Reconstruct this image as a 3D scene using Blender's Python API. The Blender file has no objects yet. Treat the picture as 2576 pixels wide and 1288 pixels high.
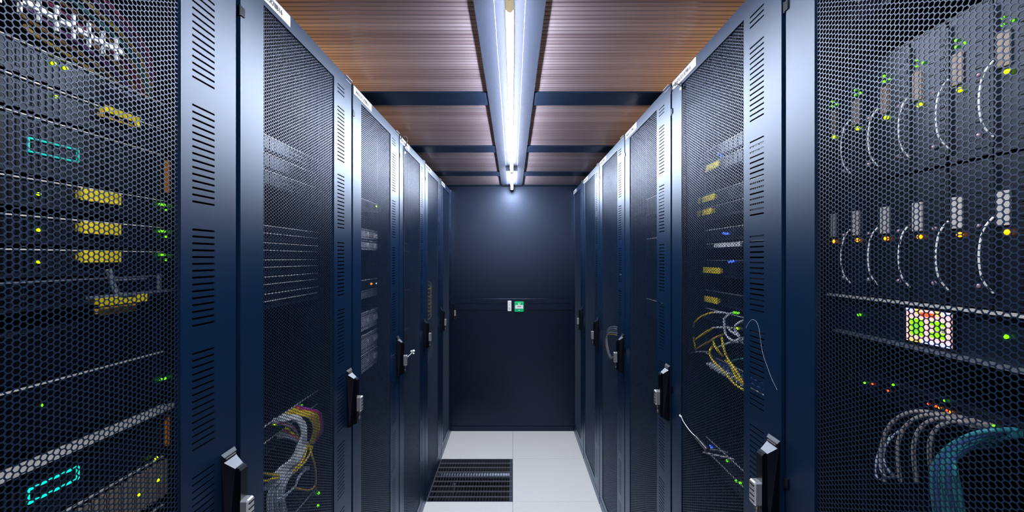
import bpy, bmesh, math, random
import numpy as np
from mathutils import Vector, Matrix

random.seed(7)
SC = bpy.context.scene
COL = SC.collection
CAMZ = 1.684            # eye height; heights measured from the eye are written H(h)
def H(h): return CAMZ + h

# ---------------------------------------------------------------- camera
cd = bpy.data.cameras.new('camera'); cam = bpy.data.objects.new('camera', cd); COL.objects.link(cam)
cam.location = (0, 0, CAMZ); cam.rotation_euler = (math.radians(90), 0, 0)
cd.sensor_fit = 'HORIZONTAL'; cd.sensor_width = 36.0; cd.lens = 1020 / 2576 * 36.0
cd.shift_x = -2 / 2576; cd.shift_y = 6 / 2576
cd.clip_start = 0.01; cd.clip_end = 60
SC.camera = cam

# ---------------------------------------------------------------- world, exposure
w = bpy.data.worlds.new('world'); SC.world = w; w.use_nodes = True
bg = w.node_tree.nodes['Background']
bg.inputs[0].default_value = (0.02, 0.03, 0.05, 1); bg.inputs[1].default_value = 0.15
SC.view_settings.view_transform = 'Standard'
try: SC.view_settings.look = 'None'
except Exception: pass
SC.view_settings.exposure = 0.0
SC.view_settings.gamma = 1.0
SC.view_settings.use_curve_mapping = False
cy = SC.cycles
cy.max_bounces = 6; cy.diffuse_bounces = 3; cy.glossy_bounces = 3; cy.transmission_bounces = 3
cy.transparent_max_bounces = 4; cy.caustics_reflective = False; cy.caustics_refractive = False
cy.sample_clamp_indirect = 3.0; cy.blur_glossy = 0.5
LAMP_POWER = 332.0       # emission strength of the ceiling tubes
LAMP_COLOR = (0.86, 0.91, 1.0)
# large warm hall light above the translucent aisle ceiling (the hall the aisle stands in)
HALL_LAMPS = [((-1.0, 1.48, 2.76), 17.0), ((1.0, 1.48, 2.76), 19.0), ((-0.95, 2.15, 2.75), 4.0), ((0.95, 2.15, 2.75), 5.0)]
for i, (p, e) in enumerate(HALL_LAMPS):
    ld = bpy.data.lights.new('hall_lamp', 'AREA'); ld.shape = 'RECTANGLE'; ld.size = 0.5; ld.size_y = 0.35
    ld.energy = e; ld.color = (1.0, 0.58, 0.22)
    lo = bpy.data.objects.new('hall_lamp', ld); COL.objects.link(lo); lo.location = p

# ---------------------------------------------------------------- materials
MATS = {}
def mat(name, color, rough=0.5, metal=0.0, spec=0.5, emit=0.0, ecol=None, coat=0.0, noise=0.0, nscale=60.0, trans=0.0, coatr=0.1):
    if name in MATS: return MATS[name]
    m = bpy.data.materials.new(name); m.use_nodes = True
    nt = m.node_tree; b = nt.nodes['Principled BSDF']
    b.inputs['Base Color'].default_value = (*color, 1); b.inputs['Roughness'].default_value = rough
    b.inputs['Metallic'].default_value = metal; b.inputs['Specular IOR Level'].default_value = spec
    if coat: b.inputs['Coat Weight'].default_value = coat; b.inputs['Coat Roughness'].default_value = coatr
    if trans: b.inputs['Transmission Weight'].default_value = trans
    if emit:
        b.inputs['Emission Color'].default_value = (*(ecol or color), 1); b.inputs['Emission Strength'].default_value = emit
    n = nt.nodes.new('ShaderNodeTexNoise'); n.inputs['Scale'].default_value = nscale; n.inputs['Detail'].default_value = 3
    tc = nt.nodes.new('ShaderNodeTexCoord'); nt.links.new(tc.outputs['Object'], n.inputs['Vector'])
    mp = nt.nodes.new('ShaderNodeMapRange'); a = noise or 0.03
    mp.inputs['To Min'].default_value = max(0.02, rough - a); mp.inputs['To Max'].default_value = min(1, rough + a)
    nt.links.new(n.outputs['Fac'], mp.inputs['Value']); nt.links.new(mp.outputs[0], b.inputs['Roughness'])
    MATS[name] = m
    return m

def paint(name, dif, rough, ior=1.5, tint=(0.80, 0.88, 1.0), nscale=300):
    """satin powder coat: diffuse pigment under a glossy skin with a soft, quickly falling sheen"""
    m = bpy.data.materials.new(name); m.use_nodes = True; nt = m.node_tree
    for x in list(nt.nodes): nt.nodes.remove(x)
    out = nt.nodes.new('ShaderNodeOutputMaterial'); d = nt.nodes.new('ShaderNodeBsdfDiffuse'); gl = nt.nodes.new('ShaderNodeBsdfGlossy')
    gl.distribution = 'BECKMANN'; gl.inputs['Color'].default_value = (*tint, 1); gl.inputs['Roughness'].default_value = rough
    fr = nt.nodes.new('ShaderNodeFresnel'); fr.inputs[0].default_value = ior
    tc = nt.nodes.new('ShaderNodeTexCoord'); n = nt.nodes.new('ShaderNodeTexNoise'); n.inputs['Scale'].default_value = nscale; n.inputs['Detail'].default_value = 2
    mc = nt.nodes.new('ShaderNodeMix'); mc.data_type = 'RGBA'
    mc.inputs[6].default_value = (*[c * 0.75 for c in dif], 1); mc.inputs[7].default_value = (*[c * 1.25 for c in dif], 1)
    nt.links.new(tc.outputs['Object'], n.inputs['Vector']); nt.links.new(n.outputs['Fac'], mc.inputs[0]); nt.links.new(mc.outputs[2], d.inputs[0])
    mx = nt.nodes.new('ShaderNodeMixShader'); nt.links.new(fr.outputs[0], mx.inputs[0]); nt.links.new(d.outputs[0], mx.inputs[1])
    nt.links.new(gl.outputs[0], mx.inputs[2]); nt.links.new(mx.outputs[0], out.inputs[0])
    MATS[name] = m
    return m

def floor_mat():
    m = mat('speckled_floor_laminate', (0.75, 0.75, 0.77), 0.45, noise=0.06)
    nt = m.node_tree; b = nt.nodes['Principled BSDF']
    tc = nt.nodes.new('ShaderNodeTexCoord'); n = nt.nodes.new('ShaderNodeTexNoise')
    n.inputs['Scale'].default_value = 260; n.inputs['Detail'].default_value = 2
    r = nt.nodes.new('ShaderNodeValToRGB'); r.color_ramp.elements[0].position = 0.32; r.color_ramp.elements[1].position = 0.55
    r.color_ramp.elements[0].color = (0.62, 0.62, 0.63, 1); r.color_ramp.elements[1].color = (0.80, 0.80, 0.81, 1)
    nt.links.new(tc.outputs['Object'], n.inputs['Vector']); nt.links.new(n.outputs['Fac'], r.inputs[0]); nt.links.new(r.outputs[0], b.inputs['Base Color'])
    return m

def ceiling_mat():
    """bronze multiwall polycarbonate: glossy skin over a translucent brown body"""
    m = bpy.data.materials.new('bronze_polycarbonate'); m.use_nodes = True; nt = m.node_tree
    for x in list(nt.nodes): nt.nodes.remove(x)
    out = nt.nodes.new('ShaderNodeOutputMaterial')
    b = nt.nodes.new('ShaderNodeBsdfPrincipled'); b.inputs['Roughness'].default_value = 0.2; b.inputs['Specular IOR Level'].default_value = 1.0
    tc = nt.nodes.new('ShaderNodeTexCoord'); n = nt.nodes.new('ShaderNodeTexNoise'); mp = nt.nodes.new('ShaderNodeMapping')
    mp.inputs['Scale'].default_value = (0.6, 30, 1); n.inputs['Scale'].default_value = 1.0; n.inputs['Detail'].default_value = 4
    r = nt.nodes.new('ShaderNodeValToRGB')
    r.color_ramp.elements[0].position = 0.25; r.color_ramp.elements[0].color = (0.145, 0.108, 0.125, 1)
    r.color_ramp.elements[1].position = 0.7; r.color_ramp.elements[1].color = (0.25, 0.215, 0.25, 1)
    nt.links.new(tc.outputs['Object'], mp.inputs[0]); nt.links.new(mp.outputs[0], n.inputs['Vector'])
    nt.links.new(n.outputs['Fac'], r.inputs[0])
    sx = nt.nodes.new('ShaderNodeSeparateXYZ'); nt.links.new(tc.outputs['Object'], sx.inputs[0])     # one dark web line per rib
    m1 = nt.nodes.new('ShaderNodeMath'); m1.operation = 'MULTIPLY'; m1.inputs[1].default_value = 1 / 0.020; nt.links.new(sx.outputs[1], m1.inputs[0])
    m2 = nt.nodes.new('ShaderNodeMath'); m2.operation = 'FRACT'; nt.links.new(m1.outputs[0], m2.inputs[0])
    m3 = nt.nodes.new('ShaderNodeMath'); m3.operation = 'GREATER_THAN'; m3.inputs[1].default_value = 0.24; nt.links.new(m2.outputs[0], m3.inputs[0])
    mr = nt.nodes.new('ShaderNodeMapRange'); mr.inputs['To Min'].default_value = 0.35; mr.inputs['To Max'].default_value = 1.0; nt.links.new(m3.outputs[0], mr.inputs['Value'])
    vm = nt.nodes.new('ShaderNodeVectorMath'); vm.operation = 'SCALE'; nt.links.new(r.outputs[0], vm.inputs[0]); nt.links.new(mr.outputs[0], vm.inputs['Scale'])
    nt.links.new(vm.outputs[0], b.inputs['Base Color'])
    t = nt.nodes.new('ShaderNodeBsdfTranslucent'); nt.links.new(vm.outputs[0], t.inputs[0])
    mx = nt.nodes.new('ShaderNodeMixShader'); mx.inputs[0].default_value = 0.35
    nt.links.new(b.outputs[0], mx.inputs[1]); nt.links.new(t.outputs[0], mx.inputs[2]); nt.links.new(mx.outputs[0], out.inputs[0])
    MATS['bronze_polycarbonate'] = m
    return m

PAINT = paint('rack_grey_paint', (0.0026, 0.0105, 0.029), 0.46, 1.50, (0.76, 0.85, 1.0))
PAINTM = paint('perforated_sheet_paint', (0.007, 0.014, 0.030), 0.46, 1.52, (0.76, 0.83, 1.0))
BODY = mat('rack_body_black', (0.002, 0.003, 0.005), 0.6, spec=0.15)
BLACK = paint('black_plastic', (0.001, 0.0012, 0.002), 0.40, 1.45)
SATIN = paint('satin_black_plastic', (0.0015, 0.002, 0.004), 0.38, 1.5)
CHROME = mat('brushed_zinc', (0.75, 0.74, 0.75), 0.3, metal=0.9)
BRASSY = mat('warm_nickel', (0.6, 0.5, 0.42), 0.3, metal=1.0)
WHITEP = mat('white_plastic', (0.82, 0.82, 0.84), 0.4)
LABEL = mat('label_white', (0.44, 0.44, 0.47), 0.5)
INK = mat('label_ink', (0.015, 0.015, 0.02), 0.6)
NAVY = paint('navy_wall_panel', (0.0003, 0.0020, 0.008), 0.42, 1.58, (0.55, 0.68, 1.0))
BEAM = mat('beam_dark_paint', (0.004, 0.010, 0.026), 0.35, spec=0.3)
TRUNK = mat('lamp_trunk_grey', (0.008, 0.0125, 0.026), 0.55, spec=0.2)
CHASSIS = paint('server_chassis', (0.0025, 0.003, 0.006), 0.42, 1.42)
BEZEL = paint('server_bezel', (0.007, 0.010, 0.018), 0.42, 1.48)
SILVER = mat('galvanised_sheet', (0.5, 0.54, 0.62), 0.32, metal=0.8)
YELLOW = mat('yellow_plastic', (0.85, 0.64, 0.015), 0.45)
ORANGE = mat('orange_latch', (0.75, 0.24, 0.02), 0.45)
BROWNP = mat('brown_grille', (0.30, 0.23, 0.18), 0.5)
GREYP = mat('light_grey_plastic', (0.55, 0.52, 0.5), 0.45)
LEDG = mat('led_green', (0.1, 0.9, 0.0), emit=2.6, ecol=(0.12, 1.0, 0.0))
LEDY = mat('led_lime', (0.5, 0.9, 0.0), emit=2.6, ecol=(0.55, 1.0, 0.0))
LEDO = mat('led_orange', (1, 0.3, 0.0), emit=3.0, ecol=(1.0, 0.25, 0.0))
LEDR = mat('led_red', (1, 0.05, 0.0), emit=2.5, ecol=(1.0, 0.06, 0.01))
LEDB = mat('led_blue', (0.05, 0.1, 1.0), emit=3.0, ecol=(0.04, 0.1, 1.0))
LEDW = mat('led_white', (0.9, 0.9, 1.0), emit=1.6, ecol=(0.8, 0.85, 1.0))
TEAL = mat('led_teal', (0.0, 0.8, 0.6), emit=1.0, ecol=(0.0, 0.75, 0.55))
TUBE = mat('lamp_diffuser', (0.9, 0.95, 1.0), emit=LAMP_POWER, ecol=LAMP_COLOR)
CREAM = mat('cream_end_cap', (0.85, 0.72, 0.45), 0.4, emit=0.5)
FLOORM = floor_mat(); CEILM = ceiling_mat()
STEEL = mat('galvanised_grating', (0.10, 0.12, 0.16), 0.35, metal=0.6)
CONC = mat('concrete_subfloor', (0.06, 0.06, 0.07), 0.8)
GREENP = mat('green_call_point', (0.0, 0.48, 0.16), 0.35)
C_WHITE = mat('cable_white', (0.88, 0.88, 0.92), 0.35); C_YEL = mat('cable_yellow', (0.98, 0.72, 0.01), 0.35)
C_GREY = mat('cable_grey', (0.42, 0.46, 0.55), 0.4); C_MAG = mat('cable_magenta', (0.80, 0.03, 0.14), 0.4)
C_PUR = mat('cable_purple', (0.50, 0.07, 0.50), 0.4); C_TEAL = mat('cable_teal', (0.03, 0.24, 0.28), 0.4)
C_BLUE = mat('cable_blue', (0.05, 0.12, 0.34), 0.4); C_BEIGE = mat('cable_beige', (0.30, 0.26, 0.25), 0.4)
C_BLACK = mat('cable_black', (0.006, 0.007, 0.012), 0.35); C_BROWN = mat('cable_ochre', (0.62, 0.34, 0.04), 0.45)

# ---------------------------------------------------------------- helpers
def link(name, me, m, parent=None, loc=(0, 0, 0)):
    o = bpy.data.objects.new(name, me); COL.objects.link(o)
    if m is not None and not me.materials: me.materials.append(m)
    o.location = loc
    if parent is not None: o.parent = parent
    return o
def tag(o, label=None, cat=None, group=None, kind=None):
    if label: o['label'] = label
    if cat: o['category'] = cat
    if group: o['group'] = group
    if kind: o['kind'] = kind
    return o
def empty(name, loc, label, cat, group=None, rz=0.0):
    o = bpy.data.objects.new(name, None); COL.objects.link(o); o.empty_display_size = 0.05
    o.location = loc; o.rotation_euler = (0, 0, rz)
    return tag(o, label, cat, group)

class MB:
    """collects boxes, prisms and tubes; build() links them as ONE mesh object, coordinates taken relative to org"""
    def __init__(self): self.v = []; self.f = []; self.s = []
    def add(self, vs, fs, smooth=False):
        n = len(self.v); self.v += [tuple(p) for p in vs]; self.f += [tuple(i + n for i in f) for f in fs]; self.s += [smooth] * len(fs)
        return self
    def box(self, x0, x1, y0, y1, z0, z1):
        x0, x1 = min(x0, x1), max(x0, x1); y0, y1 = min(y0, y1), max(y0, y1); z0, z1 = min(z0, z1), max(z0, z1)
        return self.add([(x0,y0,z0),(x1,y0,z0),(x1,y1,z0),(x0,y1,z0),(x0,y0,z1),(x1,y0,z1),(x1,y1,z1),(x0,y1,z1)],
                 [(0,3,2,1),(4,5,6,7),(0,1,5,4),(1,2,6,5),(2,3,7,6),(3,0,4,7)])
    def cbox(self, x0, x1, y0, y1, z0, z1, c):
        """box chamfered on the four edges along x and pulled in at its +x face"""
        x0, x1 = min(x0, x1), max(x0, x1); y0, y1 = min(y0, y1), max(y0, y1); z0, z1 = min(z0, z1), max(z0, z1)
        def ring(x, k):
            a0, a1, b0, b1 = y0 + k, y1 - k, z0 + k, z1 - k
            return [(x,a0+c,b0),(x,a1-c,b0),(x,a1,b0+c),(x,a1,b1-c),(x,a1-c,b1),(x,a0+c,b1),(x,a0,b1-c),(x,a0,b0+c)]
        vs = ring(x0, 0) + ring(x1 - c, 0) + ring(x1, c * 0.6)
        fs = [tuple(range(7, -1, -1)), tuple(range(16, 24))]
        for r in (0, 8):
            for k in range(8): fs.append((r + k, r + (k + 1) % 8, r + 8 + (k + 1) % 8, r + 8 + k))
        return self.add(vs, fs)
    def prism(self, poly, axis, a, b):
        """polygon extruded along an axis; poly gives the two other coordinates in xyz order"""
        def p(u, v, t):
            q = [u, v]; q.insert(axis, t); return tuple(q)
        n = len(poly)
        return self.add([p(u, v, a) for u, v in poly] + [p(u, v, b) for u, v in poly],
                 [tuple(range(n)), tuple(range(2 * n - 1, n - 1, -1))] + [(i, i + n, (i + 1) % n + n, (i + 1) % n) for i in range(n)])
    def cyl(self, a, b, r, n=12, r2=None, caps=True, smooth=True):
        a = Vector(a); b = Vector(b); d = (b - a).normalized(); r2 = r if r2 is None else r2
        u = d.orthogonal().normalized(); v = d.cross(u)
        vs = [a + (u * math.cos(2*math.pi*k/n) + v * math.sin(2*math.pi*k/n)) * r for k in range(n)] + \
             [b + (u * math.cos(2*math.pi*k/n) + v * math.sin(2*math.pi*k/n)) * r2 for k in range(n)]
        self.add(vs, [(k, (k+1) % n, (k+1) % n + n, k + n) for k in range(n)], smooth)
        if caps: self.add(vs[:n], [tuple(range(n-1, -1, -1))]); self.add(vs[n:], [tuple(range(n))])
        return self
    def ball(self, c, r, sx=1, sy=1, sz=1, n=10, m=6):
        vs = []; fs = []
        for i in range(m + 1):
            t = math.pi * i / m
            for k in range(n):
                p = 2 * math.pi * k / n
                vs.append((c[0] + r*sx*math.sin(t)*math.cos(p), c[1] + r*sy*math.sin(t)*math.sin(p), c[2] + r*sz*math.cos(t)))
        for i in range(m):
            for k in range(n): fs.append((i*n+k, (i+1)*n+k, (i+1)*n+(k+1) % n, i*n+(k+1) % n))
        return self.add(vs, fs, True)
    def tube(self, pts, r, n=6, sub=4):
        P = [Vector(p) for p in pts]
        if len(P) > 2 and sub > 1:
            Q = []
            for i in range(len(P) - 1):
                p0 = P[max(i-1, 0)]; p1 = P[i]; p2 = P[i+1]; p3 = P[min(i+2, len(P)-1)]
                for k in range(sub):
                    t = k / sub
                    Q.append(0.5*((2*p1) + (p2-p0)*t + (2*p0-5*p1+4*p2-p3)*t*t + (3*p1-p0-3*p2+p3)*t**3))
            P = Q + [P[-1]]
        u = None; vs = []
        for i, p in enumerate(P):
            d = (P[min(i+1, len(P)-1)] - P[max(i-1, 0)])
            d = d.normalized() if d.length > 1e-9 else Vector((0, 0, 1))
            u = d.orthogonal() if u is None else (u - d * u.dot(d))
            if u.length < 1e-6: u = d.orthogonal()
            u = u.normalized(); v = d.cross(u)
            vs += [p + (u*math.cos(2*math.pi*k/n) + v*math.sin(2*math.pi*k/n))*r for k in range(n)]
        fs = [(i*n+k, i*n+(k+1) % n, (i+1)*n+(k+1) % n, (i+1)*n+k) for i in range(len(P)-1) for k in range(n)]
        self.add(vs, fs, True); self.add(vs[:n], [tuple(range(n-1, -1, -1))]); self.add(vs[-n:], [tuple(range(n))])
        return self
    def build(self, name, m, parent=None, org=(0, 0, 0)):
        me = bpy.data.meshes.new(name)
        me.from_pydata([(x-org[0], y-org[1], z-org[2]) for x, y, z in self.v], [], self.f)
        bm = bmesh.new(); bm.from_mesh(me); bmesh.ops.recalc_face_normals(bm, faces=bm.faces); bm.to_mesh(me); bm.free()
        me.polygons.foreach_set('use_smooth', self.s) if len(me.polygons) == len(self.s) else None
        me.update()
        return link(name, me, m, parent, (0, 0, 0) if parent is not None else org)

def text_mesh(name, body, size, m, parent, org, rot, align='LEFT', thick=0.0003):
    cu = bpy.data.curves.new(name, 'FONT'); cu.body = body; cu.size = size; cu.align_x = align; cu.align_y = 'CENTER'
    cu.extrude = thick; cu.offset = size * 0.03; cu.resolution_u = 3
    t = bpy.data.objects.new(name, cu); COL.objects.link(t)
    dg = bpy.context.evaluated_depsgraph_get(); me = bpy.data.meshes.new_from_object(t.evaluated_get(dg))
    bpy.data.objects.remove(t); bpy.data.curves.remove(cu)
    me.transform(Matrix.Translation(org) @ rot)
    me.materials.clear()
    return link(name, me, m, parent)

# ---------------------------------------------------------------- room
XL, XR = 0.600, 0.592            # distance of the two door planes from the camera axis
B0, PITCH = 0.886, 0.6285        # first gap between racks ahead of the camera, rack spacing
WALLY = 3.96
CEIL = H(0.709)

mb = MB()
TY = [2.806 + 0.6 * k for k in range(-7, 3)]
g = 0.0008
for i in range(-3, 3):
    for j in range(len(TY) - 1):
        if i == -1 and abs(TY[j] - 2.806) < 0.01: continue
        y1 = min(TY[j+1], WALLY + 0.04)
        mb.box(i*0.6 + g, (i+1)*0.6 - g, TY[j] + g, y1 - g, -0.035, 0)
fl = mb.build('floor', FLOORM); tag(fl, 'pale speckled raised floor of square laminate tiles', 'floor', kind='structure')
sf = MB().box(-2, 2, -1.6, 4.2, -0.62, -0.6).build('floor_slab', CONC); tag(sf, 'dark concrete slab under the raised floor', 'floor', kind='structure')
# side of the raised floor void around the grate
mb = MB()
mb.box(-0.63, 0.03, 2.776, 2.800, -0.6, -0.036); mb.box(-0.63, 0.03, 3.412, 3.436, -0.6, -0.036)
mb.box(-0.63, -0.607, 2.8, 3.412, -0.6, -0.036); mb.box(0.007, 0.03, 2.8, 3.412, -0.6, -0.036)
tag(mb.build('trim_1', CONC), kind='structure')

wb = MB().box(-2.0, 2.0, WALLY, WALLY + 0.05, -0.03, 2.75).build('wall_back', NAVY)
tag(wb, 'dark navy panel wall closing the far end of the aisle', 'wall', kind='structure')
bb = MB().box(-0.61, 0.61, WALLY - 0.008, WALLY, 0.0, 0.047).build('baseboard_back', NAVY); tag(bb, kind='structure')
wf = MB().box(-2.0, 2.0, -1.30, -1.25, -0.03, 2.75).build('wall_front', NAVY); tag(wf, kind='structure')
for nm, x in (('wall_left', -1.85), ('wall_right', 1.80)):
    tag(MB().box(x, x + 0.05, -1.25, WALLY, -0.03, 2.75).build(nm, BODY), kind='structure')

# ribbed translucent ceiling sheets between dark cross beams
rib = 0.020
ys = np.arange(-1.2, WALLY, rib / 4)
mb = MB(); xs = (-1.79, 1.79)
amp = (0.0, 0.0007, 0.0010, 0.0007)
vs = []
for i, y in enumerate(ys):
    for x in xs: vs.append((x, float(y), CEIL + amp[i % 4]))
n = len(ys)
mb.add(vs, [(2*i, 2*i+1, 2*i+3, 2*i+2) for i in range(n-1)], False)
ce = mb.build('ceiling', CEILM); tag(ce, 'ribbed bronze translucent ceiling sheets over the aisle', 'ceiling', kind='structure')
for k, (y0, y1) in enumerate(((0.90, 1.045), (1.722, 1.862), (2.546, 2.690), (3.300, 3.462), (3.90, WALLY))):
    o = MB().box(-1.79, 1.79, y0, y1, CEIL - 0.006, CEIL + 0.05).build('trim_%d' % (k + 2), BEAM); tag(o, kind='structure')

# ---------------------------------------------------------------- lamp line
LX = -0.0085
trk = empty('lamp_trunking', (LX, -1.0, CEIL - 0.0085), 'long pale grey metal channel running down the middle of the ceiling, carrying the lamps', 'trunking')
org = tuple(trk.location)
mb = MB(); mb.box(LX - 0.099, LX + 0.099, -1.2, WALLY - 0.001, CEIL - 0.0085, CEIL - 0.0065); mb.build('channel', TRUNK, trk, org)
mb = MB()
for s in (-1, 1): mb.box(LX + s*0.043 - 0.0004, LX + s*0.043 + 0.0004, -1.2, WALLY - 0.001, CEIL - 0.0094, CEIL - 0.0085)
mb.build('channel_edge', C_GREY, trk, org)
def lamp(y0, y1, label, cap=False):
    z = CEIL - 0.047
    r = empty('tube_lamp', (LX, y0, z), label, 'lamp', 'tube lamps along the ceiling channel')
    org = tuple(r.location)
    n = 10; R = 0.0105; a0 = math.radians(145); a1 = math.radians(395)     # diffuser round the lower half, aluminium back above
    an = [a0 + (a1 - a0) * k / n for k in range(n + 1)]
    mb = MB(); mb.add([(LX + R*math.cos(a), y, z + R*math.sin(a)) for y in (y0 + 0.02, y1 - 0.012) for a in an], [(k, k+1, k+n+2, k+n+1) for k in range(n)])
    mb.build('tube', TUBE, r, org)
    mb = MB(); an = [a1 + (a0 + 2*math.pi - a1) * k / n for k in range(n + 1)]
    mb.add([(LX + R*math.cos(a), y, z + R*math.sin(a)) for y in (y0 + 0.02, y1 - 0.012) for a in an], [(k, k+1, k+n+2, k+n+1) for k in range(n)])
    mb.build('heat_sink', WHITEP, r, org)
    MB().box(LX - 0.010, LX + 0.010, y0 + 0.02, y1 - 0.01, CEIL - 0.036, CEIL - 0.0087).build('batten', WHITEP, r, org)
    MB().cyl((LX, y0 - 0.03, z), (LX, y0 + 0.02, z), 0.0112, 12).build('end_cap', CREAM, r, org)
    MB().cyl((LX, y1 - 0.012, z), (LX, y1, z), 0.0112, 12).build('end_cap', WHITEP, r, org)
    return r
lamp(-1.10, 0.56, 'white tube lamp over the near end of the aisle')
lamp(1.055, 3.075, 'long glowing white tube lamp down the middle of the aisle ceiling')
lamp(3.125, 3.86, 'short glowing white tube lamp touching the far navy wall')
mb = MB(); z = CEIL - 0.047
mb.box(LX - 0.045, LX + 0.045, 3.093, 3.107, CEIL - 0.040, CEIL - 0.0087)
tag(mb.build('lamp_joint', TRUNK), 'pale joint plate between the long and the short tube lamp', 'joint plate')

# ---------------------------------------------------------------- rack prototype (local: hinge at y=0, aisle towards +x, door face at x=0)
WID = PITCH - 0.015
TOPZ, BOTZ = H(0.655), 0.062
M0, M1 = 0.083, 0.468            # mesh opening along the door
MZ0, MZ1 = 0.10, H(0.611)
S0, S1 = 0.494, 0.551            # slot column

def perforated(y0, y1, z0, z1, xf, t=0.0010):
    R = 0.00846 / math.sqrt(3); sx = 1.5 * R; sz = math.sqrt(3) * R; r = R * 0.825
    nx = int((y1 - y0) / sx) + 2; nz = int((z1 - z0) / sz) + 2
    cs = []
    for i in range(nx):
        for j in range(nz): cs.append((y0 + i*sx, z0 + j*sz + (sz/2 if i % 2 else 0)))
    cs = np.array(cs); ang = np.radians(np.arange(6) * 60.0)
    o = np.stack([np.cos(ang)*R, np.sin(ang)*R], 1); h = np.stack([np.cos(ang)*r, np.sin(ang)*r], 1)
    N = len(cs); V = np.zeros((N, 24, 3))
    for k, (ring, x) in enumerate(((o, xf), (h, xf), (h, xf - t), (o, xf - t))):
        V[:, k*6:(k+1)*6, 0] = x; V[:, k*6:(k+1)*6, 1:] = cs[:, None, :] + ring[None]
    q = []
    for k in range(6):
        k2 = (k + 1) % 6
        q += [(k, k2, 6+k2, 6+k), (6+k, 6+k2, 12+k2, 12+k), (12+k, 12+k2, 18+k2, 18+k)]
    q = np.array(q); F = (np.arange(N)[:, None, None] * 24 + q[None]).reshape(-1, 4)
    me = bpy.data.meshes.new('perforated_panel'); V = V.reshape(-1, 3)
    me.vertices.add(len(V)); me.vertices.foreach_set('co', V.astype(np.float32).ravel())
    me.loops.add(len(F)*4); me.loops.foreach_set('vertex_index', F.astype(np.int32).ravel())
    me.polygons.add(len(F)); me.polygons.foreach_set('loop_start', np.arange(0, len(F)*4, 4, dtype=np.int32))
    me.polygons.foreach_set('loop_total', np.full(len(F), 4, dtype=np.int32))
    me.update(calc_edges=True); me.validate(); me.shade_flat()
    return me

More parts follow.
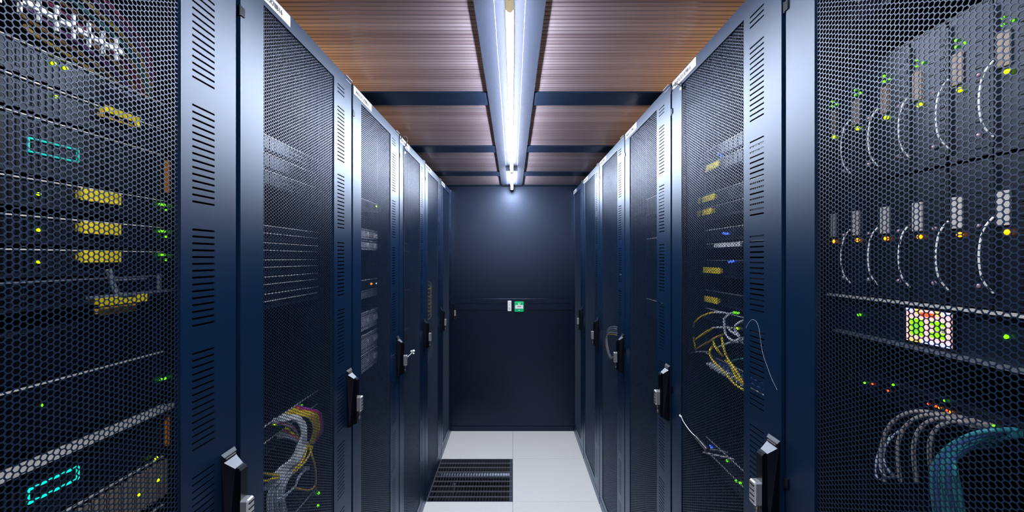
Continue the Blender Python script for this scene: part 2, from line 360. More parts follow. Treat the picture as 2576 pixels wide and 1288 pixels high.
def make_rack():
    rk = bpy.data.objects.new('server_rack', None); COL.objects.link(rk)
    # cabinet: side sheets, top, bottom, back, inner posts
    mb = MB(); D = 1.05
    mb.box(-D, -0.022, 0, 0.012, 0.0, TOPZ - 0.006); mb.box(-D, -0.022, WID - 0.012, WID, 0.0, TOPZ - 0.006)
    mb.box(-D, -0.022, 0.012, WID - 0.012, TOPZ - 0.02, TOPZ - 0.006); mb.box(-D, -0.022, 0.012, WID - 0.012, 0.045, 0.06)
    mb.box(-D, -D + 0.01, 0.012, WID - 0.012, 0.06, TOPZ - 0.02)
    mb.build('cabinet', BODY, rk)
    mb = MB()
    for y in (0.045, WID - 0.065):                       # perforated mounting rails
        mb.box(-0.098, -0.094, y, y + 0.02, 0.06, TOPZ - 0.02)
        mb.box(-0.15, -0.094, y if y < 0.3 else y + 0.017, y + 0.003 if y < 0.3 else y + 0.02, 0.06, TOPZ - 0.02)
    mb.build('mounting_rail', BODY, rk)
    MB().box(-0.020, -0.0005, 0.0, WID, 0.0, 0.054).build('plinth', PAINT, rk)
    # door: folded sheet with a mesh opening and a column of vent slots
    mb = MB(); t = 0.0022
    mb.box(-t, 0, 0, M0, BOTZ, TOPZ); mb.box(-t, 0, M0, M1, MZ1, TOPZ); mb.box(-t, 0, M0, M1, BOTZ, MZ0)
    mb.box(-t, 0, M1, S0, BOTZ, TOPZ); mb.box(-t, 0, S1, WID, BOTZ, TOPZ)
    slots = [H(0.600), H(0.587), H(0.574)]
    for gidx in range(9):
        for k in range(15): slots.append(H(0.5227 - gidx*0.2342 - k*0.01295))
    slots = sorted(s for s in slots if s > 0.10)
    zc = BOTZ; hh = 0.0019
    for s in slots:
        mb.box(-t, 0, S0, S1, zc, s - hh)
        zc = s + hh
    mb.box(-t, 0, S0, S1, zc, TOPZ)
    e = 0.0015
    mb.box(-0.019, -t, 0, e, BOTZ, TOPZ); mb.box(-0.019, -t, WID - e, WID, BOTZ, TOPZ)
    mb.box(-0.019, -t, e, WID - e, TOPZ - e, TOPZ); mb.box(-0.019, -t, e, WID - e, BOTZ, BOTZ + e)
    mb.box(-0.012, -t, M0 - e, M0, MZ0, MZ1); mb.box(-0.012, -t, M1, M1 + e, MZ0, MZ1)
    mb.box(-0.012, -t, M0, M1, MZ1, MZ1 + e); mb.box(-0.012, -t, M0, M1, MZ0 - e, MZ0)
    door = mb.build('door', PAINT, rk)
    me = perforated(M0 + 0.006, M1 - 0.010, MZ0 + 0.004, MZ1 - 0.012, -0.0035)
    link('perforated_panel', me, PAINTM, door)
    for z in (H(0.545), H(-0.485)):                      # hinge knuckles in the gap side
        mb = MB(); mb.box(-0.012, 0.0035, -0.004, 0.010, z - 0.010, z + 0.010); mb.cyl((0.001, -0.003, z - 0.012), (0.001, -0.003, z + 0.012), 0.003, 8)
        mb.build('hinge', SATIN, door)
    mb = MB()                                            # bright bracket on the top corner
    mb.box(-0.002, 0.006, WID - 0.060, WID - 0.006, TOPZ - 0.002, TOPZ + 0.0015)
    mb.box(0, 0.003, WID - 0.056, WID - 0.008, TOPZ - 0.014, TOPZ - 0.011)
    mb.build('corner_bracket', CHROME, door)
    # swing handle
    y0, y1 = WID - 0.045, WID - 0.004
    mb = MB()
    prof = [(0, H(-0.405)), (0.006, H(-0.412)), (0.006, H(-0.420)), (0.004, H(-0.421)), (0.024, H(-0.437)), (0.024, H(-0.603)), (0.010, H(-0.612)), (0, H(-0.612))]
    # tapering nose: wide at the sheet, narrow at the lever
    n = len(prof); vs = []
    for sgn in (0, 1):
        for x, z in prof:
            k = 0.008 * (x / 0.024) if z > H(-0.45) else 0.004
            vs.append((x, (y0 + k) if sgn == 0 else (y1 - k), z))
    mb.add(vs, [tuple(range(n)), tuple(range(2*n-1, n-1, -1))] + [(i, i+n, (i+1) % n + n, (i+1) % n) for i in range(n)])
    hd = mb.build('handle', SATIN, rk)
    ym = (y0 + y1) / 2
    mb = MB(); mb.prism([(0.024, H(-0.436)), (0.030, H(-0.4375)), (0.034, H(-0.443)), (0.034, H(-0.598)), (0.024, H(-0.604))], 1, ym - 0.0105, ym + 0.0105)
    mb.build('lever', BLACK, hd)
    MB().box(0.0062, 0.0072, y0 + 0.006, y1 - 0.006, H(-0.4175), H(-0.4150)).build('escutcheon_ring', CHROME, hd)
    mb = MB(); mb.cbox(0.0342, 0.050, ym - 0.013, ym + 0.010, H(-0.556), H(-0.503), 0.003)
    lk = mb.build('combination_lock', CHROME, hd)
    mb2 = MB()
    for k in range(4): mb2.box(0.0485, 0.0508, ym - 0.009, ym + 0.007, H(-0.5475 + k*0.0115), H(-0.5445 + k*0.0115))
    mb2.build('lock_dials', BLACK, hd)
    mb = MB(); mb.cyl((0.040, ym, H(-0.560)), (0.040, ym, H(-0.567)), 0.0035, 10); mb.box(0.0392, 0.0408, ym - 0.0015, ym + 0.0015, H(-0.577), H(-0.567))
    mb.cyl((0.0385, ym, H(-0.582)), (0.0415, ym, H(-0.582)), 0.006, 12)
    mb.build('lock_key', BRASSY, hd)
    MB().box(0.0003, 0.0011, 0.006, 0.198, H(0.622), H(0.6515)).build('name_label', LABEL, rk)
    return rk

def kids(o): return [c for c in bpy.data.objects if c.parent == o]
def copy_tree(o, parent=None):
    c = o.copy(); COL.objects.link(c); c.parent = parent
    for ch in kids(o): copy_tree(ch, c)
    return c
proto = make_rack()
ORD = ['nearest', 'second', 'third', 'fourth', 'fifth', 'sixth']
RL = ['dark grey server rack with teal status rings and yellow tags inside, left row',
      'dark grey server rack with a big patch cable bundle low inside, left row',
      'dark grey server rack holding grey storage units with white squares, left row',
      'dark grey server rack with a probe arm by its handle, left row',
      'dark grey server rack with ochre cables down its mesh, left row',
      'narrow dark grey server rack against the navy wall at the end of the left row']
RR = ['dark grey server rack with blade servers and a colour screen inside, right row',
      'dark grey server rack with yellow cable loops and a hanging black probe, right row',
      'dark grey server rack with plain dark mesh, third in the right row',
      'dark grey server rack with a loop of white cables beside its handle, right row',
      'dark grey server rack second from the navy wall in the right row',
      'narrow dark grey server rack against the navy wall at the end of the right row']
NAMES_L = ['MAD2.321.R78B17', 'MAD2.321.R78B16', 'MAD2.321.R78B15', 'MAD2.321.R78B14', 'MAD2.321.R78B13', 'MAD2.321.R78B12']
NAMES_R = ['MAD2.321.R79B17', 'MAD2.321.R79B16', 'MAD2.321.R79B15', 'MAD2.321.R79B14', 'MAD2.321.R79B13', 'MAD2.321.R79B12']
RACKS = {}
ROTL = Matrix(((0,0,1,0),(1,0,0,0),(0,1,0,0),(0,0,0,1)))    # text x -> +y, text y -> +z, facing +x
for side in (-1, 1):
    for k in range(6):
        r = proto if (side == -1 and k == 0) else copy_tree(proto)
        y0 = B0 + 0.0075 + PITCH * (k - 1); y1 = y0 + WID
        sc = 1.0
        if k == 5: y1 = WALLY - 0.012; sc = (y1 - y0) / WID
        if side < 0: r.location = (-XL, y0, 0)
        else: r.location = (XR, y1, 0); r.rotation_euler = (0, 0, math.pi)
        r.scale = (1, sc, 1)
        tag(r, (RL if side < 0 else RR)[k], 'server rack', 'server racks in two facing rows')
        RACKS[(side, k)] = r
for (side, k), r in RACKS.items():
    lab = [c for c in kids(r) if c.name.startswith('name_label')][0]
    text_mesh('lettering', (NAMES_L if side < 0 else NAMES_R)[k], 0.0172, INK, lab, (0.0013, 0.026, H(0.6358)), ROTL)

# ---------------------------------------------------------------- equipment behind the doors
# (p, d, z): p = depth behind the door plane (negative = out into the aisle), d = distance down the aisle
def XX(side): return XL if side < 0 else XR
class PB(MB):
    def __init__(self, side): super().__init__(); self.side = side
    def add(self, vs, fs, smooth=False):
        s = self.side
        return super().add([(s * (XX(s) + p[0]), p[1], p[2]) for p in vs], fs, smooth)
def at(side, px, py, p):
    """a point read off the photograph, put at depth p behind the door plane"""
    off = abs(px - 1290.0); X = XX(side) + p
    return (p, X * 1020 / off, H((650 - py) / off * X))
def dz(side, px, py, p):
    q = at(side, px, py, p); return q[1], q[2]
def W(side, p, d, z): return (side * (XX(side) + p), d, z)
def rack0(k): return B0 + 0.0075 + PITCH * (k - 1)
def led(parent, org, side, p, d, z, m, r=0.0028, name='status_light'):
    b = PB(side); b.ball((p, d, z), r, n=8, m=4); return b.build(name, m, parent, org)
FP = 0.088
def unit(side, k, ztop, h, label, cat='server', name='rack_server', group=None, face=None, lip=True, mid=False, ears=True, vents='slots', depth=0.55, lipm=None, p=FP):
    """one rack mounted unit: chassis, front bezel, lip, ears, vents"""
    y0, y1 = rack0(k) + 0.068, rack0(k) + 0.068 + 0.478
    if k == 5: y0, y1 = rack0(k) + 0.06, WALLY - 0.08
    zt = H(ztop); zb = zt - h + 0.002; org = W(side, p, (y0+y1)/2, zb)
    r = empty(name, org, label, cat, group)
    PB(side).box(p + 0.004, p + depth, y0 + 0.016, y1 - 0.016, zb + 0.001, zt - 0.001).build('chassis', CHASSIS, r, org)
    PB(side).box(p, p + 0.004, y0 + 0.016, y1 - 0.016, zb, zt - 0.001).build('bezel', face or BEZEL, r, org)
    if lip:
        b = PB(side); b.box(p - 0.004, p + 0.002, y0 + 0.016, y1 - 0.016, zt - 0.0035, zt - 0.0015)
        if mid: b.box(p - 0.003, p + 0.001, y0 + 0.016, y1 - 0.016, zt - h/2 - 0.001, zt - h/2 + 0.001)
        b.build('lip', lipm or GREYP, r, org)
    if ears:
        for ya in (y0, y1 - 0.014):
            b = PB(side); b.box(p - 0.001, p + 0.003, ya, ya + 0.014, zb, zt)
            b.box(p - 0.016, p - 0.001, ya + 0.004, ya + 0.008, zb + 0.006, zt - 0.006)
            b.build('ear_handle', SATIN, r, org)
    if vents == 'slots':
        b = PB(side); yy = y0 + 0.03
        while yy < y1 - 0.04:
            b.box(p - 0.0012, p, yy, yy + 0.003, zb + 0.008, zt - 0.009); yy += 0.009
        b.build('vent', BLACK, r, org)
    elif vents == 'ports':
        b = PB(side); yy = y0 + 0.05
        while yy < y1 - 0.06:
            for zz in ((zb + h*0.18, zb + h*0.44), (zb + h*0.52, zb + h*0.78)):
                b.box(p - 0.0012, p, yy, yy + 0.011, zz[0], zz[1])
            yy += 0.0145
        b.build('port_row', BLACK, r, org)
    elif vents == 'drives':
        b = PB(side); yy = y0 + 0.022; wdt = 0.026
        while yy < y1 - 0.04:
            b.box(p - 0.005, p, yy, yy + wdt - 0.003, zb + 0.004, zt - 0.006); yy += wdt
        b.build('drive_row', SATIN, r, org)
    return r, org
def pull_tag(r, org, side, d0, d1, z, m=None, h=0.018, p=FP):
    b = PB(side); b.box(p - 0.012, p - 0.010, d0, d1, z - h/2, z + h/2)
    b.box(p - 0.010, p, d0 + 0.002, d0 + 0.006, z - h/3, z + h/3)
    return b.build('pull_tag', m or YELLOW, r, org)
def cable(side, pts, m, r, label, group=None, name='patch_cable', plug=None, cat='cable', sub=5):
    b = PB(side); b.tube(pts, r, 7, sub); org = W(side, *pts[0])
    o = b.build(name, m, None, org); tag(o, label, cat, group)
    if plug:
        a = Vector(pts[0]); d = (Vector(pts[1]) - a).normalized() * 0.02
        b = PB(side); b.box(a.x - 0.006, a.x + 0.016, a.y - 0.0055, a.y + 0.0055, a.z - 0.005, a.z + 0.005); b.build('plug', plug, o, org)
    return o

# ---- left row, nearest rack
S = -1
def ringunit(ztop, h, lab, tm):
    r, org = unit(S, 0, ztop, h, lab, 'storage unit', 'storage_unit', vents='slots')
    zc = H(ztop - h * 0.5)
    b = PB(S); d0, d1 = 0.574, 0.640; hh = 0.0095; t = 0.0013; p = FP - 0.003
    for z in (zc + hh, zc - hh): b.box(p, p + 0.003, d0, d1, z - t, z + t)
    for d in (d0, d1): b.box(p, p + 0.003, d - t, d + t, zc - hh, zc + hh)
    b.build('status_ring', tm, r, org)
    PB(S).box(FP - 0.010, FP, 0.800, 0.808, zc - 0.032, zc + 0.032).build('release_latch', ORANGE, r, org)
    return r, org
ringunit(0.2045, 0.086, 'storage unit with glowing teal outline and orange latch, upper one in its rack', mat('led_teal_dim', (0.0, 0.5, 0.4), emit=0.22, ecol=(0.0, 0.75, 0.55)))
ringunit(-0.294, 0.088, 'storage unit with glowing teal outline and orange latch, lower one in its rack', TEAL)
for j, (zt, zl, pos) in enumerate(((0.1155, 0.101, 'topmost'), (0.0626, 0.049, 'second'), (0.0150, 0.003, 'third'))):
    r, org = unit(S, 0, zt, 0.044, 'flat server with yellow tag and green lights, %s of three in the nearest left rack' % pos, group='flat servers with yellow tags')
    pull_tag(r, org, S, 0.636, 0.700, H(zl), YELLOW if j else BROWNP if False else YELLOW, 0.019)
    for dd, zz in ((0.788, 0.0), (0.796, 0.0), (0.804, -0.002), (0.802, -0.010)): led(r, org, S, FP - 0.003, dd, H(zl + 0.004 + zz), LEDG)
    led(r, org, S, FP - 0.003, 0.586, H(zl - 0.008), LEDY, 0.0026)
r, org = unit(S, 0, -0.0310, 0.046, 'flat server with silver arm and wide yellow tag, below the tagged ones', vents='ports', lipm=SILVER)
pull_tag(r, org, S, 0.664, 0.750, H(-0.070), YELLOW, 0.018); pull_tag(r, org, S, 0.664, 0.727, H(-0.0875), C_BROWN, 0.013)
b = PB(S); b.tube([(0.05, 0.652, H(-0.018)), (0.05, 0.660, H(-0.045)), (0.052, 0.672, H(-0.060)), (0.055, 0.70, H(-0.0625))], 0.004, 8)
b.box(0.048, 0.053, 0.62, 0.80, H(-0.0625), H(-0.0585)); b.box(0.05, 0.055, 0.745, 0.750, H(-0.058), H(-0.028)); b.box(0.05, 0.055, 0.665, 0.72, H(-0.037), H(-0.034))
b.build('cable_arm', SILVER, r, org)
r, org = unit(S, 0, 0.305, 0.048, 'dark server with two lime lights high in the nearest left rack')
for px, py in ((135, 160), (165, 172)): q = at(S, px, py, FP - 0.003); led(r, org, S, *q, LEDY, 0.0032)
r, org = unit(S, 0, 0.2545, 0.046, 'dark server with a bent yellow tag under the one with two lime lights')
pull_tag(r, org, S, 0.672, 0.735, H(0.246), YELLOW, 0.018)
q = at(S, 140, 243, FP - 0.003); led(r, org, S, *q, LEDY, 0.0024); pull_tag(r, org, S, 0.668, 0.725, H(0.2385), C_BROWN, 0.010)
unit(S, 0, -0.100, 0.078, 'tall blank dark server in the middle of the nearest left rack', vents='drives', lip=False)
r, org = unit(S, 0, -0.180, 0.090, 'dark drive server with green lights above the bright shelf', vents='drives')
for dd in (0.789, 0.797, 0.805): led(r, org, S, FP - 0.004, dd, H(-0.236), LEDG, 0.0026)
led(r, org, S, FP - 0.004, 0.587, H(-0.213), LEDG, 0.003)
b = PB(S); b.box(0.074, 0.30, 0.33, 0.822, H(-0.2945), H(-0.2930)); b.box(0.068, 0.074, 0.33, 0.822, H(-0.2945), H(-0.2905))
tag(b.build('rack_shelf', GREYP, None, W(S, 0.06, 0.55, H(-0.29))), 'pale metal shelf edge crossing the nearest left rack', 'shelf')
r, org = unit(S, 0, -0.385, 0.090, 'drive server with brown grille and green lights low in the nearest left rack', vents=None, face=CHASSIS)
b = PB(S); yy = 0.50
while yy < 0.80: b.box(FP - 0.006, FP, yy, yy + 0.005, H(-0.465), H(-0.395)); yy += 0.0125
b.build('grille', BROWNP, r, org)
for px, py in ((393, 1152), (397, 1208), (350, 1244)): q = at(S, px, py, FP - 0.006); led(r, org, S, *q, LEDY, 0.003)
unit(S, 0, -0.480, 0.088, 'dark server lowest in view in the nearest left rack', vents='drives')
# slotted cable bar and coloured cables above it
b = PB(S); zb = H(0.334)
b.box(0.040, 0.046, 0.500, 0.668, zb, zb + 0.007)
for kk in range(8):
    dd = 0.505 + kk * 0.0215; b.box(0.040, 0.044, dd, dd + 0.003, zb - 0.014, zb + 0.022)
tag(b.build('cable_manager', WHITEP, None, W(S, 0.04, 0.58, zb)), 'white cable manager bar with fingers, top of the nearest left rack', 'cable manager')
DMAG = mat('shaded_magenta_sheath', (0.14, 0.012, 0.04), 0.5); DPUR = mat('shaded_purple_sheath', (0.07, 0.02, 0.08), 0.5); DYEL = mat('shaded_yellow_sheath', (0.20, 0.13, 0.015), 0.5)  # darker copies of the cable colours, dimness inside the rack put into them
DTEAL = mat('shaded_teal_sheath', (0.02, 0.10, 0.10), 0.5); DBR = mat('shaded_ochre_sheath', (0.12, 0.06, 0.015), 0.5)
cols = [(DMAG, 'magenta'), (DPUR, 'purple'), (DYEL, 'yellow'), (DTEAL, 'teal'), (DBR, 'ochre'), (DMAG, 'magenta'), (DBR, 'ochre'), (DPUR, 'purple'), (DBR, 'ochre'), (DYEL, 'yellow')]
seen = {}
for j, (m, cn) in enumerate(cols):
    a = j * 0.012; seen[cn] = seen.get(cn, 0) + 1
    nth = ['', ', upper', ', next below', ', lowest'][seen[cn]] if sum(1 for c in cols if c[1] == cn) > 1 else ''
    cable(S, [(0.150, 0.52 + 0.012*j, H(0.50 - a*1.3)), (0.135, 0.62, H(0.485 - a*1.3)), (0.125, 0.71, H(0.46 - a*1.3)), (0.125, 0.79 - 0.004*j, H(0.425 - a*1.2)), (0.135, 0.83 - 0.004*j, H(0.37 - a)), (0.150, 0.835 - 0.003*j, H(0.33 - a*0.4))],
          m, 0.0036, 'dim %s cable above the white cable manager%s' % (cn, nth), 'coloured cables above the cable manager')

# ---- left row, second rack: stack of flat servers and the patch cable bundle
for j in range(5):
    unit(S, 1, 0.0935 - j*0.0476, 0.0465, 'flat server with two pale edges, %s of the stack of five' % ['topmost', 'second', 'middle', 'fourth', 'lowest'][j], group='stack of flat servers', mid=True, vents='slots')
unit(S, 1, 0.345, 0.045, 'silver edged server high in the second left rack', lipm=SILVER, vents='drives')
for j in range(2):
    unit(S, 1, 0.295 - j*0.048, 0.046, 'dark drive server under the silver edged one, %s' % ['upper', 'lower'][j], vents='drives')
for j, zt in enumerate((-0.462, -0.508)):
    r, org = unit(S, 1, zt, 0.044, 'network switch with green port lights, %s of two feeding the cable bundle' % ['upper', 'lower'][j], 'network switch', 'network_switch', vents='ports')
    a, bb_ = ((1.165, 1.315), (1.19, 1.255))[j]
    nn = (9, 5)[j]
    for i in range(nn): led(r, org, S, FP - 0.004, a + (bb_-a)*i/(nn-1), H(zt - 0.014), LEDG if i % 3 else LEDY, 0.0034)
r, org = unit(S, 1, -0.800, 0.044, 'network switch with green lights behind the lower cables', 'network switch', 'network_switch', vents='ports')
for px, py in ((802, 1240), (800, 1272)): q = at(S, px, py, FP - 0.004); led(r, org, S, *q, LEDG, 0.005)
def zp(X, Y, p): return at(S, 660 + X/4.474, 1000 + Y/4.472, p)
def bundle(spec, rad=0.0030):
    for j, (m, lab, pts) in enumerate(spec):
        P = [zp(X, Y, p) for X, Y, p in pts]
        cable(S, P, m, rad, lab, 'patch cables in the second left rack', plug=m, sub=4)
spec = []
for j in range(7):       # yellow and magenta fan from the upper switch, falling to the right
    X0 = 290 + 22*j; Y0 = 195 - 14*j
    m = [C_YEL, C_YEL, C_YEL, C_YEL, C_YEL, C_MAG, C_PUR][j]; cn = ['yellow', 'yellow', 'yellow', 'yellow', 'yellow', 'magenta', 'purple'][j]
    spec.append((m, '%s patch cable fanning right from the upper switch, strand %s from the left' % (cn, ['first', 'second', 'third', 'fourth', 'fifth', 'sixth', 'seventh'][j]),
        [(X0, Y0, FP-0.012), (X0 + 70, Y0 + 12, 0.05), (500 + 24*j, 215 - 9*j, 0.040), (560 + 18*j, 280 - 8*j, 0.042), (578 + 16*j, 350 + 4*j, 0.05), (560 + 12*j, 440, 0.065), (520 + 10*j, 520, 0.075)]))
for j in range(8):       # white strands arching over and dropping into the thick bundle
    X0 = 170 + 14*j; Y0 = 272 - 9*j
    spec.append((C_WHITE, 'white patch cable arching from the upper switch, strand %s from the left' % ['first', 'second', 'third', 'fourth', 'fifth', 'sixth', 'seventh', 'eighth'][j],
        [(X0, Y0, FP-0.012), (X0 + 80, Y0 - 8, 0.052), (350 + 10*j, 245 - 3*j, 0.040), (420 + 9*j, 310 - 2*j, 0.034), (440 + 8*j, 420, 0.032), (400 + 12*j, 540, 0.032 + 0.002*j), (330 + 13*j, 690, 0.036), (190 + 15*j, 800, 0.04), (70 + 16*j, 960, 0.042), (-60 + 16*j, 1040, 0.05)]))
for j in range(3):
    spec.append((C_MAG if j == 1 else C_GREY, '%s patch cable from the upper switch corner, %s' % (('pink' if j == 1 else 'grey'), ['uppermost', 'between the grey ones', 'lowest'][j]),
        [(180 + 8*j, 258 + 16*j, FP-0.012), (230, 272 + 14*j, 0.058), (300, 290 + 16*j, 0.05), (360, 350 + 8*j, 0.046), (400 + 5*j, 450, 0.045), (370, 600, 0.046), (250, 770, 0.05), (90, 880, 0.055)]))
for j in range(4):
    m = [C_YEL, C_MAG, C_GREY, C_GREY][j]; cn = ['yellow', 'magenta', 'grey', 'grey'][j]
    spec.append((m, '%s patch cable from the lower switch, %s of four' % (cn, ['top', 'second', 'third', 'bottom'][j]),
        [(290 - 25*j, 368 + 22*j, FP-0.012), (330, 395 + 22*j, 0.05), (380, 440 + 18*j, 0.044), (420, 520, 0.042), (400 - 8*j, 640, 0.044), (300, 770 + 8*j, 0.05), (170, 900, 0.058)]))
for j in range(8):
    spec.append(((C_WHITE, C_GREY)[j % 2], '%s strand of the thick bundle leaving low, %s' % (('white', 'grey')[j % 2], ['first', 'second', 'third', 'fourth', 'fifth', 'sixth', 'seventh', 'eighth'][j]),
        [(500, 520 + 3*j, 0.07), (470 + 3*j, 600, 0.05), (400 + 5*j, 720, 0.046), (250 + 14*j, 830, 0.044), (110 + 22*j, 980, 0.046), (60 + 26*j, 1120, 0.05), (60 + 30*j, 1290, 0.055), (60 + 32*j, 1420, 0.06)]))
for j in range(2):
    spec.append((C_YEL, 'yellow patch cable crossing below the bundle, %s' % ['left one', 'right one'][j],
        [(500 + 45*j, 545 + 20*j, 0.065), (490 + 40*j, 620 + 20*j, 0.038), (440 + 25*j, 730 + 10*j, 0.036), (370 + 20*j, 800 + 12*j, 0.038), (320, 880, 0.05)]))
spec.append((C_BROWN, 'ochre cable hanging in a long loop right of the bundle', [(545, 560, 0.07), (555, 640, 0.036), (590, 760, 0.034), (605, 920, 0.036), (580, 1010, 0.04), (510, 1045, 0.042), (400, 1025, 0.05), (330, 1010, 0.06)]))
for j in range(2):
    spec.append((C_YEL, 'yellow cable running left below the bundle, %s' % ['upper', 'lower'][j], [(230, 875 + 20*j, 0.05), (150, 868 + 40*j, 0.034), (50, 853 + 80*j, 0.034), (-60, 845 + 100*j, 0.04)]))
for j in range(2):
    spec.append((C_GREY, 'grey cable sloping down left under the bundle, %s' % ['near', 'far'][j], [(480 + 20*j, 800, 0.07), (400 + 10*j, 900, 0.04), (370, 1000, 0.036), (250, 1100 + 20*j, 0.036), (170 + 60*j, 1160 + 60*j, 0.04), (150 + 60*j, 1300, 0.05)]))
bundle(spec)

# ---- left row, third rack: storage units with a white square and an oval badge
def badge_unit(zc, h, pos, cat='storage unit'):
    r, org = unit(S, 2, zc + h/2, h, 'grey faced unit with white square, %s of five in the third left rack' % pos, cat, 'storage_unit', 'units with a white square', face=mat('unit_face_grey', (0.30, 0.31, 0.38), 0.4), lipm=GREYP, vents=None)
    PB(S).box(FP - 0.002, FP, 2.005, 2.072, H(zc - 0.013), H(zc + 0.013)).build('white_square', WHITEP, r, org)
    b = PB(S); b.ball((FP, 1.925, H(zc - 0.002)), 0.013, sx=0.25, sy=0.9, sz=1.15); b.build('oval_badge', GREYP, r, org)
    b = PB(S)
    for zz in (-0.3, 0.3): b.box(FP - 0.001, FP, 1.66, 2.05, H(zc + zz*h), H(zc + zz*h + 0.002))
    b.build('groove', BLACK, r, org)
for zc, h, pos in ((0.114, 0.048, 'topmost'), (0.062, 0.048, 'second'), (-0.292, 0.086, 'middle'), (-0.395, 0.086, 'fourth'), (-0.484, 0.086, 'lowest')): badge_unit(zc, h, pos)
r, org = unit(S, 2, -0.098, 0.044, 'dark server with one orange and two white lights, third left rack')
q = at(S, 934, 714, FP - 0.003); led(r, org, S, *q, LEDO, 0.006)
for px in (947, 952): q = at(S, px, 713, FP - 0.003); led(r, org, S, *q, LEDW, 0.004)
unit(S, 2, -0.148, 0.040, 'server with a broad pale front under the orange light', face=SILVER, vents=None, lipm=SILVER)
r, org = unit(S, 2, 0.275, 0.044, 'dark server with a lime light above the white squares, third left rack'); q = at(S, 947, 519, FP - 0.003); led(r, org, S, *q, LEDY, 0.005)
# ---- left row, fourth and fifth rack
for zt in (0.10, 0.05):
    r, org = unit(S, 3, zt, 0.044, 'dark server with a lime light in the rack with the probe, %s' % ('upper' if zt > 0.06 else 'lower'))
    led(r, org, S, FP - 0.003, 2.50, H(zt - 0.02), LEDY, 0.005)
for j in range(9):
    zt = -0.165 - j*0.028
    cable(S, [(0.05, 2.98, H(zt)), (0.022, 3.02 + 0.01*(j % 3), H(zt - 0.01)), (0.018, 3.07 + 0.012*(j % 2), H(zt - 0.03)), (0.022, 3.05, H(zt - 0.06)), (0.05, 3.0, H(zt - 0.065))],
          (C_YEL, C_BROWN)[j % 2], 0.004, '%s cable loop hanging in the fifth left rack, %s from the top' % (('yellow', 'ochre')[j % 2], ['first', 'second', 'third', 'fourth', 'fifth', 'sixth', 'seventh', 'eighth', 'ninth'][j]), 'ochre cable loops in the fifth left rack')
for j in range(3):
    cable(S, [(0.05, 3.0, H(-0.60 - j*0.02)), (0.02, 3.06, H(-0.60 - j*0.025)), (0.018, 3.10, H(-0.66 - j*0.03)), (0.04, 3.04, H(-0.72 - j*0.03))], C_GREY, 0.003,
          'grey cable loop near the handle of the fifth left rack, %s' % ['upper', 'middle', 'lower'][j], 'grey cable loops')
for k, zs in ((3, (-0.2, -0.45)), (4, (0.2, 0.0)), (5, (0.1, -0.3))):
    for j, zt in enumerate(zs): unit(S, k, zt, 0.088, 'dim server in the %s left rack, %s of a pair' % (ORD[k], ['upper', 'lower'][j]), vents='drives')

# ---- right row, nearest rack: blade enclosure
S = 1
yA, yB = 0.345, 0.881
org = W(S, 0.06, 0.6, H(-0.150)); r = empty('blade_enclosure', org, 'blade enclosure frame with a small colour screen in the nearest right rack', 'server enclosure')
b = PB(S)
b.box(0.092, 0.70, yA, yA + 0.004, H(-0.150), H(0.375)); b.box(0.092, 0.70, yB - 0.004, yB, H(-0.150), H(0.375))
b.box(0.092, 0.70, yA, yB, H(0.371), H(0.375)); b.box(0.100, 0.70, yA + 0.004, yB - 0.004, H(0.1445), H(0.1475)); b.box(0.69, 0.70, yA, yB, H(-0.150), H(0.375))
b.build('enclosure_frame', CHASSIS, r, org)
b = PB(S); b.box(0.080, 0.70, yA, yB, H(-0.0775), H(-0.0745)); b.box(0.078, 0.082, yA, yB, H(-0.079), H(-0.0735)); b.build('front_rail', GREYP, r, org)
PB(S).box(0.090, 0.70, yA + 0.004, yB - 0.004, H(-0.147), H(-0.078)).build('management_strip', BEZEL, r, org)
b = PB(S); b.box(0.076, 0.09, yA, 0.845, H(-0.152), H(-0.147)); b.build('bottom_lip', SILVER, r, org)
d0, d1 = 0.6235, 0.6955; z0, z1 = H(-0.1395), H(-0.0845)
sp = 0.084
PB(S).box(sp, 0.092, d0 - 0.003, d1 + 0.003, z0 - 0.003, z1 + 0.003).build('screen_bezel', BLACK, r, org)
scr = PB(S).box(sp - 0.001, sp, d0, d1, z0, z1).build('display_screen', mat('screen_pink', (1, 0.5, 0.5), emit=0.85, ecol=(1.0, 0.50, 0.50)), r, org)
def sb(nm, a, c, e, f, m):   # a..c from the far edge (0..1), e..f from the bottom
    PB(S).box(sp - 0.0018, sp - 0.001, d1 - (d1-d0)*c, d1 - (d1-d0)*a, z0 + (z1-z0)*e, z0 + (z1-z0)*f).build(nm, m, scr, org)
SG = mat('screen_green', (0.3, 0.9, 0), emit=0.9, ecol=(0.25, 0.85, 0.0)); SGR = mat('screen_grey', (0.3, 0.35, 0.2), emit=0.35, ecol=(0.35, 0.42, 0.22))
SR = mat('screen_red', (1, 0.1, 0), emit=1.0, ecol=(1.0, 0.08, 0.03)); SO = mat('screen_amber', (1, 0.6, 0.1), emit=0.9, ecol=(1.0, 0.55, 0.12)); SL = mat('screen_lavender', (0.6, 0.6, 1), emit=0.85, ecol=(0.55, 0.58, 1.0))
sb('screen_icon', 0.10, 0.40, 0.20, 0.70, SG); sb('screen_icon', 0.16, 0.34, 0.30, 0.58, SGR)
sb('screen_icon', 0.56, 0.88, 0.58, 0.70, SG); sb('screen_icon', 0.66, 0.78, 0.44, 0.58, SG); sb('screen_icon', 0.56, 0.88, 0.22, 0.38, SG); sb('screen_icon', 0.80, 0.90, 0.40, 0.54, SGR)
sb('screen_bar', 0.34, 0.66, 0.80, 0.92, SR); sb('screen_bar', 0.22, 0.34, 0.86, 1.0, SO); sb('screen_bar', 0.66, 0.80, 0.86, 0.99, SO)
